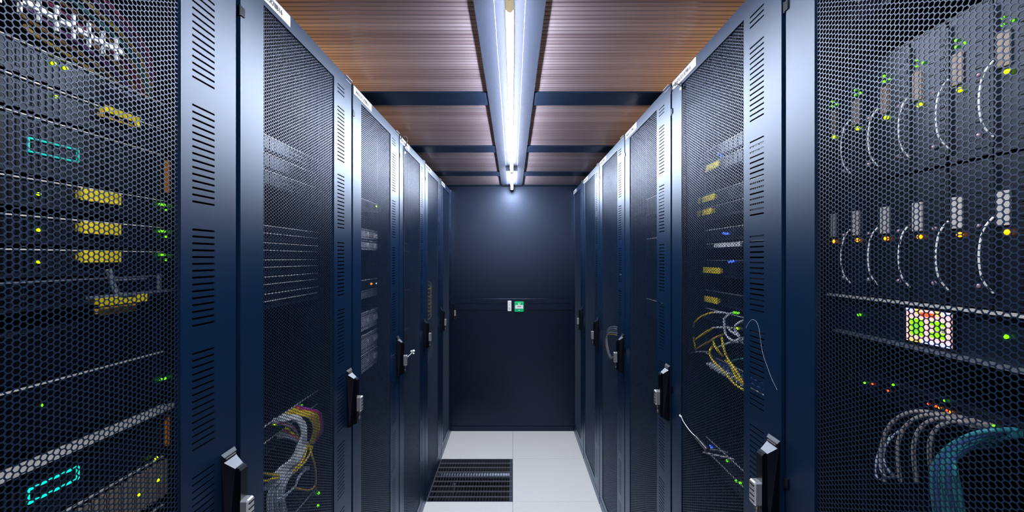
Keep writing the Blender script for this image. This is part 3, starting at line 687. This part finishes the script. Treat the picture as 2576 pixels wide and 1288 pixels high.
sb('screen_bar', 0.0, 0.20, 0.90, 1.0, SL); sb('screen_bar', 0.80, 1.0, 0.90, 1.0, SL); sb('screen_bar', 0.36, 1.0, 0.0, 0.10, SL); sb('screen_bar', 0.10, 0.36, 0.0, 0.09, SO)
for px, py in ((2530, 847), (2161, 792)): q = at(S, px, py, 0.087); led(r, org, S, *q, LEDG, 0.0032)
LEDD = [0.857, 0.7985, 0.7365, 0.6765, 0.6155, 0.5565, 0.497, 0.437]
def make_blade(row):
    bd = LEDD[0]; zl = H(0.256 if row == 0 else 0.036); z0 = H(0.149 if row == 0 else -0.072); z1 = H(0.369 if row == 0 else 0.1435)
    org = W(S, 0.09, bd, z0)
    r = empty('blade_server', org, 'x', 'blade server')
    PB(S).box(0.094, 0.60, bd - 0.039, bd + 0.018, z0, z1).build('blade_body', CHASSIS, r, org)
    b = PB(S); b.box(0.090, 0.094, bd - 0.039, bd + 0.018, z0, z1)
    for q in range(10): b.box(0.0885, 0.090, bd - 0.036, bd - 0.012, z0 + 0.012 + q*0.0195, z0 + 0.022 + q*0.0195)
    b.box(0.085, 0.090, bd + 0.0145, bd + 0.018, z0 + 0.01, z1 - 0.01)
    b.build('front_panel', BEZEL, r, org)
    PB(S).box(0.087, 0.090, bd - 0.002, bd + 0.0135, zl + 0.010, zl + 0.058).build('label_plate', GREYP if row else BROWNP, r, org)
    b = PB(S); b.tube([(0.084, bd + 0.014, zl + 0.022), (0.074, bd + 0.0175, zl + 0.004), (0.070, bd + 0.0195, zl - 0.03), (0.073, bd + 0.018, zl - 0.065), (0.084, bd + 0.014, zl - 0.085)], 0.0014, 6)
    b.build('ejector_lever', WHITEP, r, org)
    led(r, org, S, 0.0865, bd, zl, LEDY if row == 0 else LEDO, 0.0040)
    if row == 0:
        for dd, zz in ((0.006, 0.068), (-0.005, 0.068), (0.006, 0.078)): led(r, org, S, 0.0875, bd + dd, zl + zz, LEDG, 0.0022)
    b = PB(S); b.ball((0.089, bd - 0.022, zl - 0.076), 0.0042); b.build('thumb_screw', mat('rosy_screw', (0.55, 0.40, 0.50), 0.35, metal=0.5), r, org)
    b = PB(S); b.ball((0.089, bd - 0.022, zl + 0.012), 0.0036); b.build('thumb_screw', MATS['rosy_screw'], r, org)
    return r
for row in (0, 1):
    pr = make_blade(row)
    for i, dd in enumerate(LEDD):
        o = pr if i == 0 else copy_tree(pr)
        o.location = W(S, 0.09, dd, H(0.149 if row == 0 else -0.072))
        tag(o, 'blade server with %s light, %s row, %s from the rack gap' % (('lime', 'orange')[row], ('top', 'bottom')[row], ['first', 'second', 'third', 'fourth', 'fifth', 'sixth', 'seventh', 'eighth'][i]), 'blade server', '%s row of blade servers' % ('top', 'bottom')[row])
r, org = unit(S, 0, 0.60, 0.09, 'dark server above the blade enclosure', vents='drives'); 
r, org = unit(S, 0, 0.505, 0.044, 'dim network switch right above the blade enclosure', 'network switch', 'network_switch', vents='ports')
r, org = unit(S, 0, -0.218, 0.044, 'network switch with a row of red and green lights', 'network switch', 'network_switch', vents='ports', lip=False)
for px, py, m in ((2195, 966, LEDR), (2233, 983, LEDR), (2336, 1016, LEDR), (2354, 1022, LEDR), (2364, 1026, LEDO), (2380, 1032, LEDR), (2392, 1036, LEDO), (2247, 968, LEDG), (2377, 1008, LEDG), (2175, 963, LEDG), (2500, 1072, LEDG), (2532, 1083, LEDG)):
    q = at(S, px, py, FP - 0.003); led(r, org, S, *q, m, 0.0020)
unit(S, 0, -0.40, 0.088, 'dark server behind the teal cables', vents='drives', lip=False)
def q1(l): return [at(S, px, py, p) for px, py, p in l]
for j in range(7):
    cable(S, q1([(2545 - 14*j, 1088 + 5*j, FP-0.01), (2500 - 12*j, 1082 + 9*j, 0.052), (2440 - 7*j, 1095 + 11*j, 0.040), (2385 + 3*j, 1125 + 8*j, 0.036), (2352 + 9*j, 1165 + 5*j, 0.036), (2344 + 11*j, 1215, 0.042), (2352 + 12*j, 1290, 0.06)]),
          (C_TEAL, C_BLUE)[j % 3 == 1], 0.0030, '%s cable arching low in the nearest right rack, %s from the top' % (('teal', 'blue')[j % 3 == 1], ['first', 'second', 'third', 'fourth', 'fifth', 'sixth', 'seventh'][j]), 'teal and blue cables low in the nearest right rack', plug=C_TEAL)
for j in range(4):
    cable(S, q1([(2475 - 30*j, 1072 - 8*j, FP-0.01), (2430 - 34*j, 1062 - 9*j, 0.052), (2385 - 36*j, 1062 - 7*j, 0.042), (2350 - 38*j, 1085 - 4*j, 0.038), (2338 - 40*j, 1130, 0.040), (2345 - 40*j, 1210, 0.055)]),
          C_BEIGE, 0.0030, 'beige cable arching beside the teal ones, %s from the right' % ['first', 'second', 'third', 'fourth'][j], 'beige cables low in the nearest right rack', plug=C_BEIGE)
for j in range(3):
    cable(S, q1([(2260 - 18*j, 1085 + 10*j, FP-0.01), (2235 - 14*j, 1110 + 20*j, 0.05), (2222 - 10*j, 1150 + 20*j, 0.045), (2240 - 12*j, 1190 + 8*j, 0.05), (2262 - 12*j, 1200, 0.08)]),
          C_GREY, 0.0018, 'thin grey cable left of the beige ones, %s' % ['upper', 'middle', 'lower'][j], 'thin grey cables')

# ---- right row, second rack
def r2(zt, h, lab, tagpx=None, tagpy=None, leds=(), **kw):
    r, org = unit(S, 1, zt, h, lab, **kw)
    if tagpx: a, c = sorted((at(S, tagpx[0], 0, FP)[1], at(S, tagpx[1], 0, FP)[1])); pull_tag(r, org, S, a, c, at(S, (tagpx[0]+tagpx[1])/2, tagpy, FP)[2], YELLOW, 0.020)
    for px, py, m in leds: q = at(S, px, py, FP - 0.004); led(r, org, S, *q, m, 0.0040)
    return r, org
r2(0.375, 0.044, 'server with blue lights, topmost in view in the second right rack', leds=((1808, 387, LEDB), (1814, 392, LEDB)), lipm=SILVER, vents='drives')
r2(0.326, 0.044, 'silver edged server with a yellow tag under the blue lights', (1784, 1818), 418, lipm=SILVER, vents='drives')
r2(0.226, 0.044, 'silver edged server with a yellow tag, upper of a close pair', (1764, 1806), 500, lipm=SILVER, vents='slots')
r2(0.178, 0.044, 'silver edged server with a yellow tag, lower of a close pair', (1761, 1800), 534, lipm=SILVER, vents='slots')
r2(0.100, 0.044, 'server with blue lights above the white strip', leds=((1820, 587, LEDB), (1826, 588, LEDB), (1831, 588, LEDB)), vents='slots')
r, org = r2(0.052, 0.020, 'patch panel with a long white strip in the second right rack', cat='patch panel', name='patch_bay', vents=None)
b = PB(S)
for j in range(12): b.box(FP - 0.006, FP, 1.205 + j*0.013, 1.215 + j*0.013, H(0.036), H(0.048))
b.build('white_port', WHITEP, r, org)
r2(-0.004, 0.060, 'silver edged server with yellow tag and blue lights, above the cable loops', (1777, 1821), 680, leds=((1834, 659, LEDB), (1840, 658, LEDB), (1845, 657, LEDB)), lipm=SILVER, vents='slots')
r2(-0.108, 0.050, 'silver edged server with a yellow tag right above the cable loops', (1780, 1814), 754, lipm=SILVER, vents='slots')
r, org = r2(-0.1715, 0.044, 'network switch with green lights among the yellow loops', leds=((1847, 786, LEDG), (1852, 787, LEDG), (1857, 787, LEDG), (1855, 826, LEDY)), cat='network switch', name='network_switch', vents='ports')
PBAY = r, org = r2(-0.330, 0.044, 'patch panel with blue and white sockets behind the door slots', cat='patch panel', name='patch_bay', vents=None)
b = PB(S)
for j in range(16): b.box(FP - 0.012, FP, 0.965 + j*0.026, 0.977 + j*0.026, H(-0.352), H(-0.338))
b.build('blue_socket', C_BLUE, r, org)
b = PB(S)
for j in range(16): b.box(FP - 0.016, FP, 0.967 + j*0.026, 0.975 + j*0.026, H(-0.371), H(-0.358))
b.build('white_plug', WHITEP, r, org)
r, org = r2(-0.6225, 0.044, 'server with a blue light and white ribbon low in the second right rack', leds=((1787, 1122, LEDB), (1790, 1126, LEDB), (1829, 1159, LEDG)), vents='slots')
r, org = r2(-0.6700, 0.044, 'server with green lights lowest in view in the second right rack', leds=((1852, 1210, LEDG), (1862, 1215, LEDG)), vents='drives')
def q2(l, p0=None): return [at(S, 1700 + X/5.365, 760 + Y/5.367, p) for X, Y, p in l]
G2 = 'yellow and white cable loops in the second right rack'
for m, rr, lab, pts in (
  (C_YEL, .0030, 'yellow cable loop, uppermost over the tangle', [(240,335,.06),(250,280,.045),(330,205,.040),(440,155,.040),(520,140,.045)]),
  (C_WHITE, .0030, 'white cable joining the uppermost yellow loop', [(520,140,.045),(590,140,.045),(660,145,.05),(760,170,.07)]),
  (C_YEL, .0034, 'yellow cable loop below the uppermost one', [(250,520,.06),(290,490,.04),(400,410,.040),(500,350,.045)]),
  (C_WHITE, .0030, 'white cable joining the second yellow loop', [(500,350,.045),(560,342,.045),(650,342,.05),(760,350,.075)]),
  (C_BROWN, .0030, 'ochre cable straight under the second yellow loop', [(265,640,.06),(400,560,.045),(500,500,.045),(640,430,.06)]),
  (C_YEL, .0032, 'short upright yellow cable at the left of the loops', [(240,470,.06),(248,530,.05),(262,600,.05),(268,650,.06)]),
  (C_WHITE, .0034, 'white cable curling down from the green lights', [(760,150,.075),(700,175,.045),(652,230,.04),(660,310,.04),(665,400,.04),(700,470,.04),(780,522,.04),(860,500,.045),(960,470,.06)]),
  (C_WHITE, .0034, 'white cable dropping from the right side of the tangle', [(960,240,.06),(870,270,.045),(805,320,.04),(800,380,.04),(850,450,.04),(880,530,.045),(960,590,.06)]),
  (C_WHITE, .0030, 'white cable crossing the tangle down to the right', [(700,330,.06),(740,390,.045),(800,430,.042),(870,480,.045),(960,540,.06)]),
  (C_WHITE, .0028, 'short white cable under the tangle', [(560,620,.06),(640,580,.045),(740,545,.045),(850,540,.06)]),
  (C_YEL, .0036, 'yellow cable falling through the middle, left one', [(505,510,.06),(520,580,.035),(570,655,.034),(635,725,.05)]),
  (C_YEL, .0036, 'yellow cable falling through the middle, right one', [(622,480,.06),(640,590,.035),(665,680,.034),(700,760,.036),(800,900,.034),(880,1030,.034),(960,1180,.04)]),
  (C_YEL, .0036, 'thick yellow cable sloping to the door slots, upper', [(675,790,.05),(740,840,.034),(830,960,.034),(900,1080,.034),(960,1150,.04)]),
  (C_YEL, .0036, 'thick yellow cable sloping to the door slots, lower', [(700,800,.05),(760,900,.036),(830,1030,.036),(920,1110,.036),(990,1190,.045)]),
  (C_YEL, .0034, 'long yellow cable looping round the left of the tangle', [(510,590,.06),(465,640,.036),(462,720,.034),(510,800,.034),(600,890,.034),(700,1000,.034),(800,1110,.034),(920,1190,.034),(990,1240,.045)]),
  (C_TEAL, .0022, 'thin teal cable right of the yellow loops', [(740,800,.06),(830,775,.045),(930,762,.05)]),
  (C_GREY, .0024, 'grey cable stub at the left end of the loops', [(190,690,.06),(300,670,.045),(430,672,.06)])):
    cable(S, q2(pts), m, rr, lab, G2)
b = PB(S)
for j in range(8):
    q = at(S, 1778 + j*6.2, 916 + j*3.8, 0.060); b.cyl(q, (q[0] + 0.026, q[1], q[2] + 0.004), 0.0042, 8)
b.build('white_plug', C_WHITE, PBAY[0], PBAY[1])
cable(S, [at(S, px, py, 0.05) for px, py in ((1770, 1138), (1790, 1143), (1820, 1149), (1846, 1156))], WHITEP, 0.0028, 'white ribbon cable running right below the black probe', name='ribbon_cable')
cable(S, [at(S, px, py, 0.055) for px, py in ((1780, 1131), (1800, 1132), (1830, 1138))], C_GREY, 0.0022, 'pale ribbon cable just above the white one by the probe', name='ribbon_cable')

# ---- right row, other racks
for j in range(5):
    a = 0.012 * j
    cable(S, [(0.055, 2.34, H(-0.415 - a)), (0.018, 2.44, H(-0.410 - a)), (0.013, 2.57 + a*0.8, H(-0.45 - a)), (0.013, 2.60 + a*0.6, H(-0.53 - a*0.7)), (0.013, 2.52, H(-0.60 - a*0.4)), (0.018, 2.42, H(-0.585)), (0.05, 2.36, H(-0.55))],
          (C_WHITE, C_WHITE, C_BEIGE, C_WHITE, C_YEL)[j], 0.0032, '%s loop of the coil beside the handle, %s from the top' % (('white', 'white', 'beige', 'white', 'yellow')[j], ['first', 'second', 'third', 'fourth', 'fifth'][j]), 'coil of cables in the fourth right rack')
for k, zs in ((2, (0.3, 0.1, -0.2)), (3, (0.1, -0.1)), (4, (0.1, -0.2)), (5, (0.25, 0.0))):
    for j, zt in enumerate(zs): unit(S, k, zt, 0.088, 'dim server in the %s right rack, %s' % (ORD[k], ['uppermost', 'next one down', 'lowest'][j]), vents='drives')
r, org = unit(S, 5, 0.135, 0.044, 'server with small amber lights showing through the slots near the navy wall')
for j in range(4): led(r, org, S, FP - 0.004, 3.515, H(0.13 - j*0.011), mat('led_amber', (1, 0.7, 0), emit=1.6, ecol=(1.0, 0.62, 0.05)), 0.0045)

# ---------------------------------------------------------------- sensor cables and probes outside the doors
def gp(side, l): return [at(side, px, py, p) for px, py, p in l]
b = PB(1); b.tube(gp(1, [(1688, 245, .01), (1689, 228, -.004), (1693, 216, -.008), (1702, 211, -.010), (1711, 216, -.008), (1716, 226, -.004), (1717, 300, -.003), (1717, 500, -.003), (1715, 760, -.003), (1714, 900, -.003), (1713, 1046, -.004)]), 0.0021, 8, 6)
P0 = gp(1, [(1713, 1046, -.004)])[0]; org = W(1, *P0)
probe = b.build('sensor_probe', C_BLACK, None, org)
tag(probe, 'black probe on a pale wire clipped down the mesh edge of the second right rack', 'sensor probe')
b = PB(1)
for px, py in ((1713, 223), (1712, 1046)): b.ball(at(1, px, py, -0.004), 0.0058, sx=0.7, sy=1.2, sz=0.8)
b.build('clip', WHITEP, probe, org)
b = PB(1); b.tube(gp(1, [(1714, 1048, -.006), (1719, 1060, -.010), (1735, 1083, -.014), (1751, 1099, -.017)]), 0.0011, 6); b.build('wire', WHITEP, probe, org)
A = Vector(at(1, 1751, 1099, -.018)); Z = Vector(at(1, 1780, 1133, -.022)); dd = Z - A
b = PB(1); b.cyl(tuple(A), tuple(A + dd*0.36), 0.0052, 12); b.cyl(tuple(A + dd*0.36), tuple(A + dd*0.42), 0.0042, 12); b.cyl(tuple(A + dd*0.42), tuple(Z), 0.0062, 14)
b.build('probe_body', mat('dark_gunmetal', (0.05, 0.05, 0.06), 0.25, metal=0.6), probe, org)
pts = [(1876, 826), (1884, 811), (1893, 804), (1903, 810), (1910, 830), (1914, 862), (1920, 893), (1930, 922), (1941, 952), (1955, 981)]
b = PB(1); b.tube([at(1, x, y, -0.0010) for x, y in pts], 0.00025, 5); tag(b.build('loose_wire', C_GREY, None, W(1, *at(1, 1876, 826, 0))), 'hair thin grey wire looped over the slots of the second right rack', 'wire')

b = PB(-1); b.tube(gp(-1, [(1006, 358, .02), (1009, 348, -.006), (1016, 342, -.010), (1023, 346, -.012), (1024, 356, -.010), (1020, 368, -.006), (1016, 380, -.004), (1016.5, 480, -.003), (1016.5, 700, -.003), (1016.5, 900, -.004)]), 0.0026, 8, 6)
P0 = (-0.004, 2.232, H(-0.55)); org = W(-1, *P0)
arm = b.build('probe_arm', C_BLACK, None, org); tag(arm, 'small pale probe arm sticking out from the mesh of the fourth left rack', 'sensor probe')
b = PB(-1); A = (-0.006, 2.245, H(-0.556)); Z = (-0.043, 2.262, H(-0.522)); b.ball(A, 0.006); b.cyl(A, Z, 0.0022, 8); b.ball((-0.046, 2.262, H(-0.516)), 0.008, sz=0.8); b.ball((-0.046, 2.262, H(-0.530)), 0.005)
b.box(-0.046, -0.030, 2.258, 2.266, H(-0.521), H(-0.514))
b.build('probe_body', WHITEP, arm, org)
b = PB(-1); b.ball(at(-1, 1018, 384, -0.004), 0.007); b.build('clip', WHITEP, arm, org)

# ---------------------------------------------------------------- far wall
YT = WALLY
org = (0, YT - 0.01, H(-0.503)); t = empty('wall_trunking', org, 'dark horizontal cable trunking across the navy end wall', 'trunking')
b = MB(); b.prism([(YT, H(-0.391)), (YT - 0.014, H(-0.391)), (YT - 0.018, H(-0.395)), (YT - 0.018, H(-0.499)), (YT - 0.014, H(-0.503)), (YT, H(-0.503))], 0, -0.575, 0.570); b.build('trunking_body', NAVY, t, org)
b = MB()
for z in (-0.3895, -0.4345, -0.4985): b.box(-0.575, 0.570, YT - 0.021 if z < -0.39 else YT - 0.019, YT - 0.0175, H(z) - 0.0014, H(z) + 0.0014)
b.build('cover_edge', paint('trunking_edge', (0.002, 0.004, 0.012), 0.24, 2.4, (0.7, 0.78, 1.0)), t, org)
YF = YT - 0.0215
def ybox(mb, x0, x1, y0, y1, z0, z1, c):
    """chamfered box facing the camera (-y)"""
    m2 = MB(); m2.cbox(-y1, -y0, x0, x1, z0, z1, c)
    mb.add([(v[1], -v[0], v[2]) for v in m2.v], m2.f); return mb
cx, cz = 0.0615, H(-0.4677); org = (cx, YF, cz)
cp = empty('call_point', org, 'green emergency call point with white centre plate on the end wall trunking', 'call point')
ybox(MB(), cx - 0.046, cx + 0.046, YF - 0.036, YF, cz - 0.049, cz + 0.049, 0.006).build('housing', GREENP, cp, org)
MB().box(cx - 0.038, cx + 0.038, YF - 0.038, YF - 0.034, cz - 0.016, cz + 0.018).build('centre_plate', WHITEP, cp, org)
b = MB(); b.cyl((cx, YF - 0.0375, cz + 0.004), (cx, YF - 0.039, cz + 0.004), 0.0048, 14)
for s in (-1, 1):
    b.prism([(cx + s*0.009, cz + 0.004), (cx + s*0.014, cz + 0.009), (cx + s*0.014, cz - 0.001)], 1, YF - 0.039, YF - 0.0375); b.box(cx + s*0.014, cx + s*0.019, YF - 0.039, YF - 0.0375, cz + 0.002, cz + 0.006)
b.build('press_symbol', INK, cp, org)
b = MB()
for s in (-1, 1): b.ball((cx + s*0.007, YF - 0.036, cz + 0.032 + (0 if s < 0 else -0.001)), 0.0085, sx=0.55, sy=0.12, sz=1.0)
b.box(cx - 0.008, cx + 0.006, YF - 0.037, YF - 0.0355, cz + 0.020, cz + 0.027)
b.build('hand_symbol', WHITEP, cp, org)
b = MB(); b.ball((cx, YF - 0.036, cz - 0.032), 0.006, sx=1, sy=0.12, sz=0.8); b.build('key_cover', WHITEP, cp, org)
cx, cz = -0.0315, H(-0.461); org = (cx, YF, cz)
ks = empty('wall_switch', org, 'slim white upright switch left of the green call point', 'switch')
ybox(MB(), cx - 0.0185, cx + 0.0185, YF - 0.022, YF, cz - 0.050, cz + 0.050, 0.004).build('switch_plate', WHITEP, ks, org)
MB().cyl((cx - 0.001, YF - 0.021, cz + 0.014), (cx - 0.001, YF - 0.025, cz + 0.014), 0.006, 12).build('button', LABEL, ks, org)
b = MB(); b.box(cx - 0.009, cx + 0.009, YF - 0.024, YF - 0.0215, cz - 0.028, cz - 0.014); b.build('rocker', GREYP, ks, org)
b = MB(); b.prism([(cx - 0.004, cz - 0.031), (cx + 0.004, cz - 0.031), (cx, cz - 0.037)], 1, YF - 0.0235, YF - 0.0215); b.box(cx - 0.003, cx + 0.004, YF - 0.0235, YF - 0.0215, cz + 0.032, cz + 0.035); b.build('mark', INK, ks, org)

# ---------------------------------------------------------------- floor grate and the pipe below it
org = (-0.3, 3.106, 0.0); gr = empty('floor_grate', org, 'black steel floor grate set in the pale tiles on the left side', 'floor grate')
x0, x1, y0, y1 = -0.5985, -0.0015, 2.8075, 3.4045
b = MB(); t = 0.006
b.box(x0, x1, y0, y0 + t, -0.034, -0.001); b.box(x0, x1, y1 - t, y1, -0.034, -0.001); b.box(x0, x0 + t, y0 + t, y1 - t, -0.034, -0.001); b.box(x1 - t, x1, y0 + t, y1 - t, -0.034, -0.001)
b.box(x1 - 0.024, x1 - t, y0 + t, y1 - t, -0.006, -0.003)
b.build('grate_frame', STEEL, gr, org)
b = MB(); x = x0 + 0.022
while x < x1 - 0.03: b.box(x - 0.001, x + 0.001, y0 + t, y1 - t, -0.030, -0.006); x += 0.0215
b.build('bearing_bar', STEEL, gr, org)
b = MB()
for k in range(8): y = y0 + 0.062 + k*0.0672; b.box(x0 + t, x1 - t, y - 0.002, y + 0.002, -0.010, -0.0015)
b.build('cross_bar', mat('pale_bar_steel', (0.4, 0.4, 0.46), 0.35, metal=0.7), gr, org)  # cross bars in a paler metal than the bearing bars
b = MB(); b.tube([(-0.6, 3.36, -0.12), (-0.4, 3.36, -0.12), (-0.2, 3.36, -0.12), (-0.02, 3.36, -0.12)], 0.030, 14)
for k in range(38): b.cyl((-0.59 + k*0.015, 3.36, -0.12), (-0.583 + k*0.015, 3.36, -0.12), 0.033, 14)
tag(b.build('duct_pipe', mat('dull_duct', (0.12, 0.15, 0.2), 0.4, metal=0.6), None, (-0.3, 3.36, -0.15)), 'ribbed silver pipe seen under the floor grate', 'pipe')
b = MB(); b.cyl((-0.45, 3.10, -0.6), (-0.45, 3.10, -0.04), 0.012, 10); b.box(-0.50, -0.40, 3.05, 3.15, -0.6, -0.592)
tag(b.build('floor_pedestal', SILVER, None, (-0.45, 3.10, -0.6)), 'thin upright floor pedestal standing under the grate', 'pedestal')
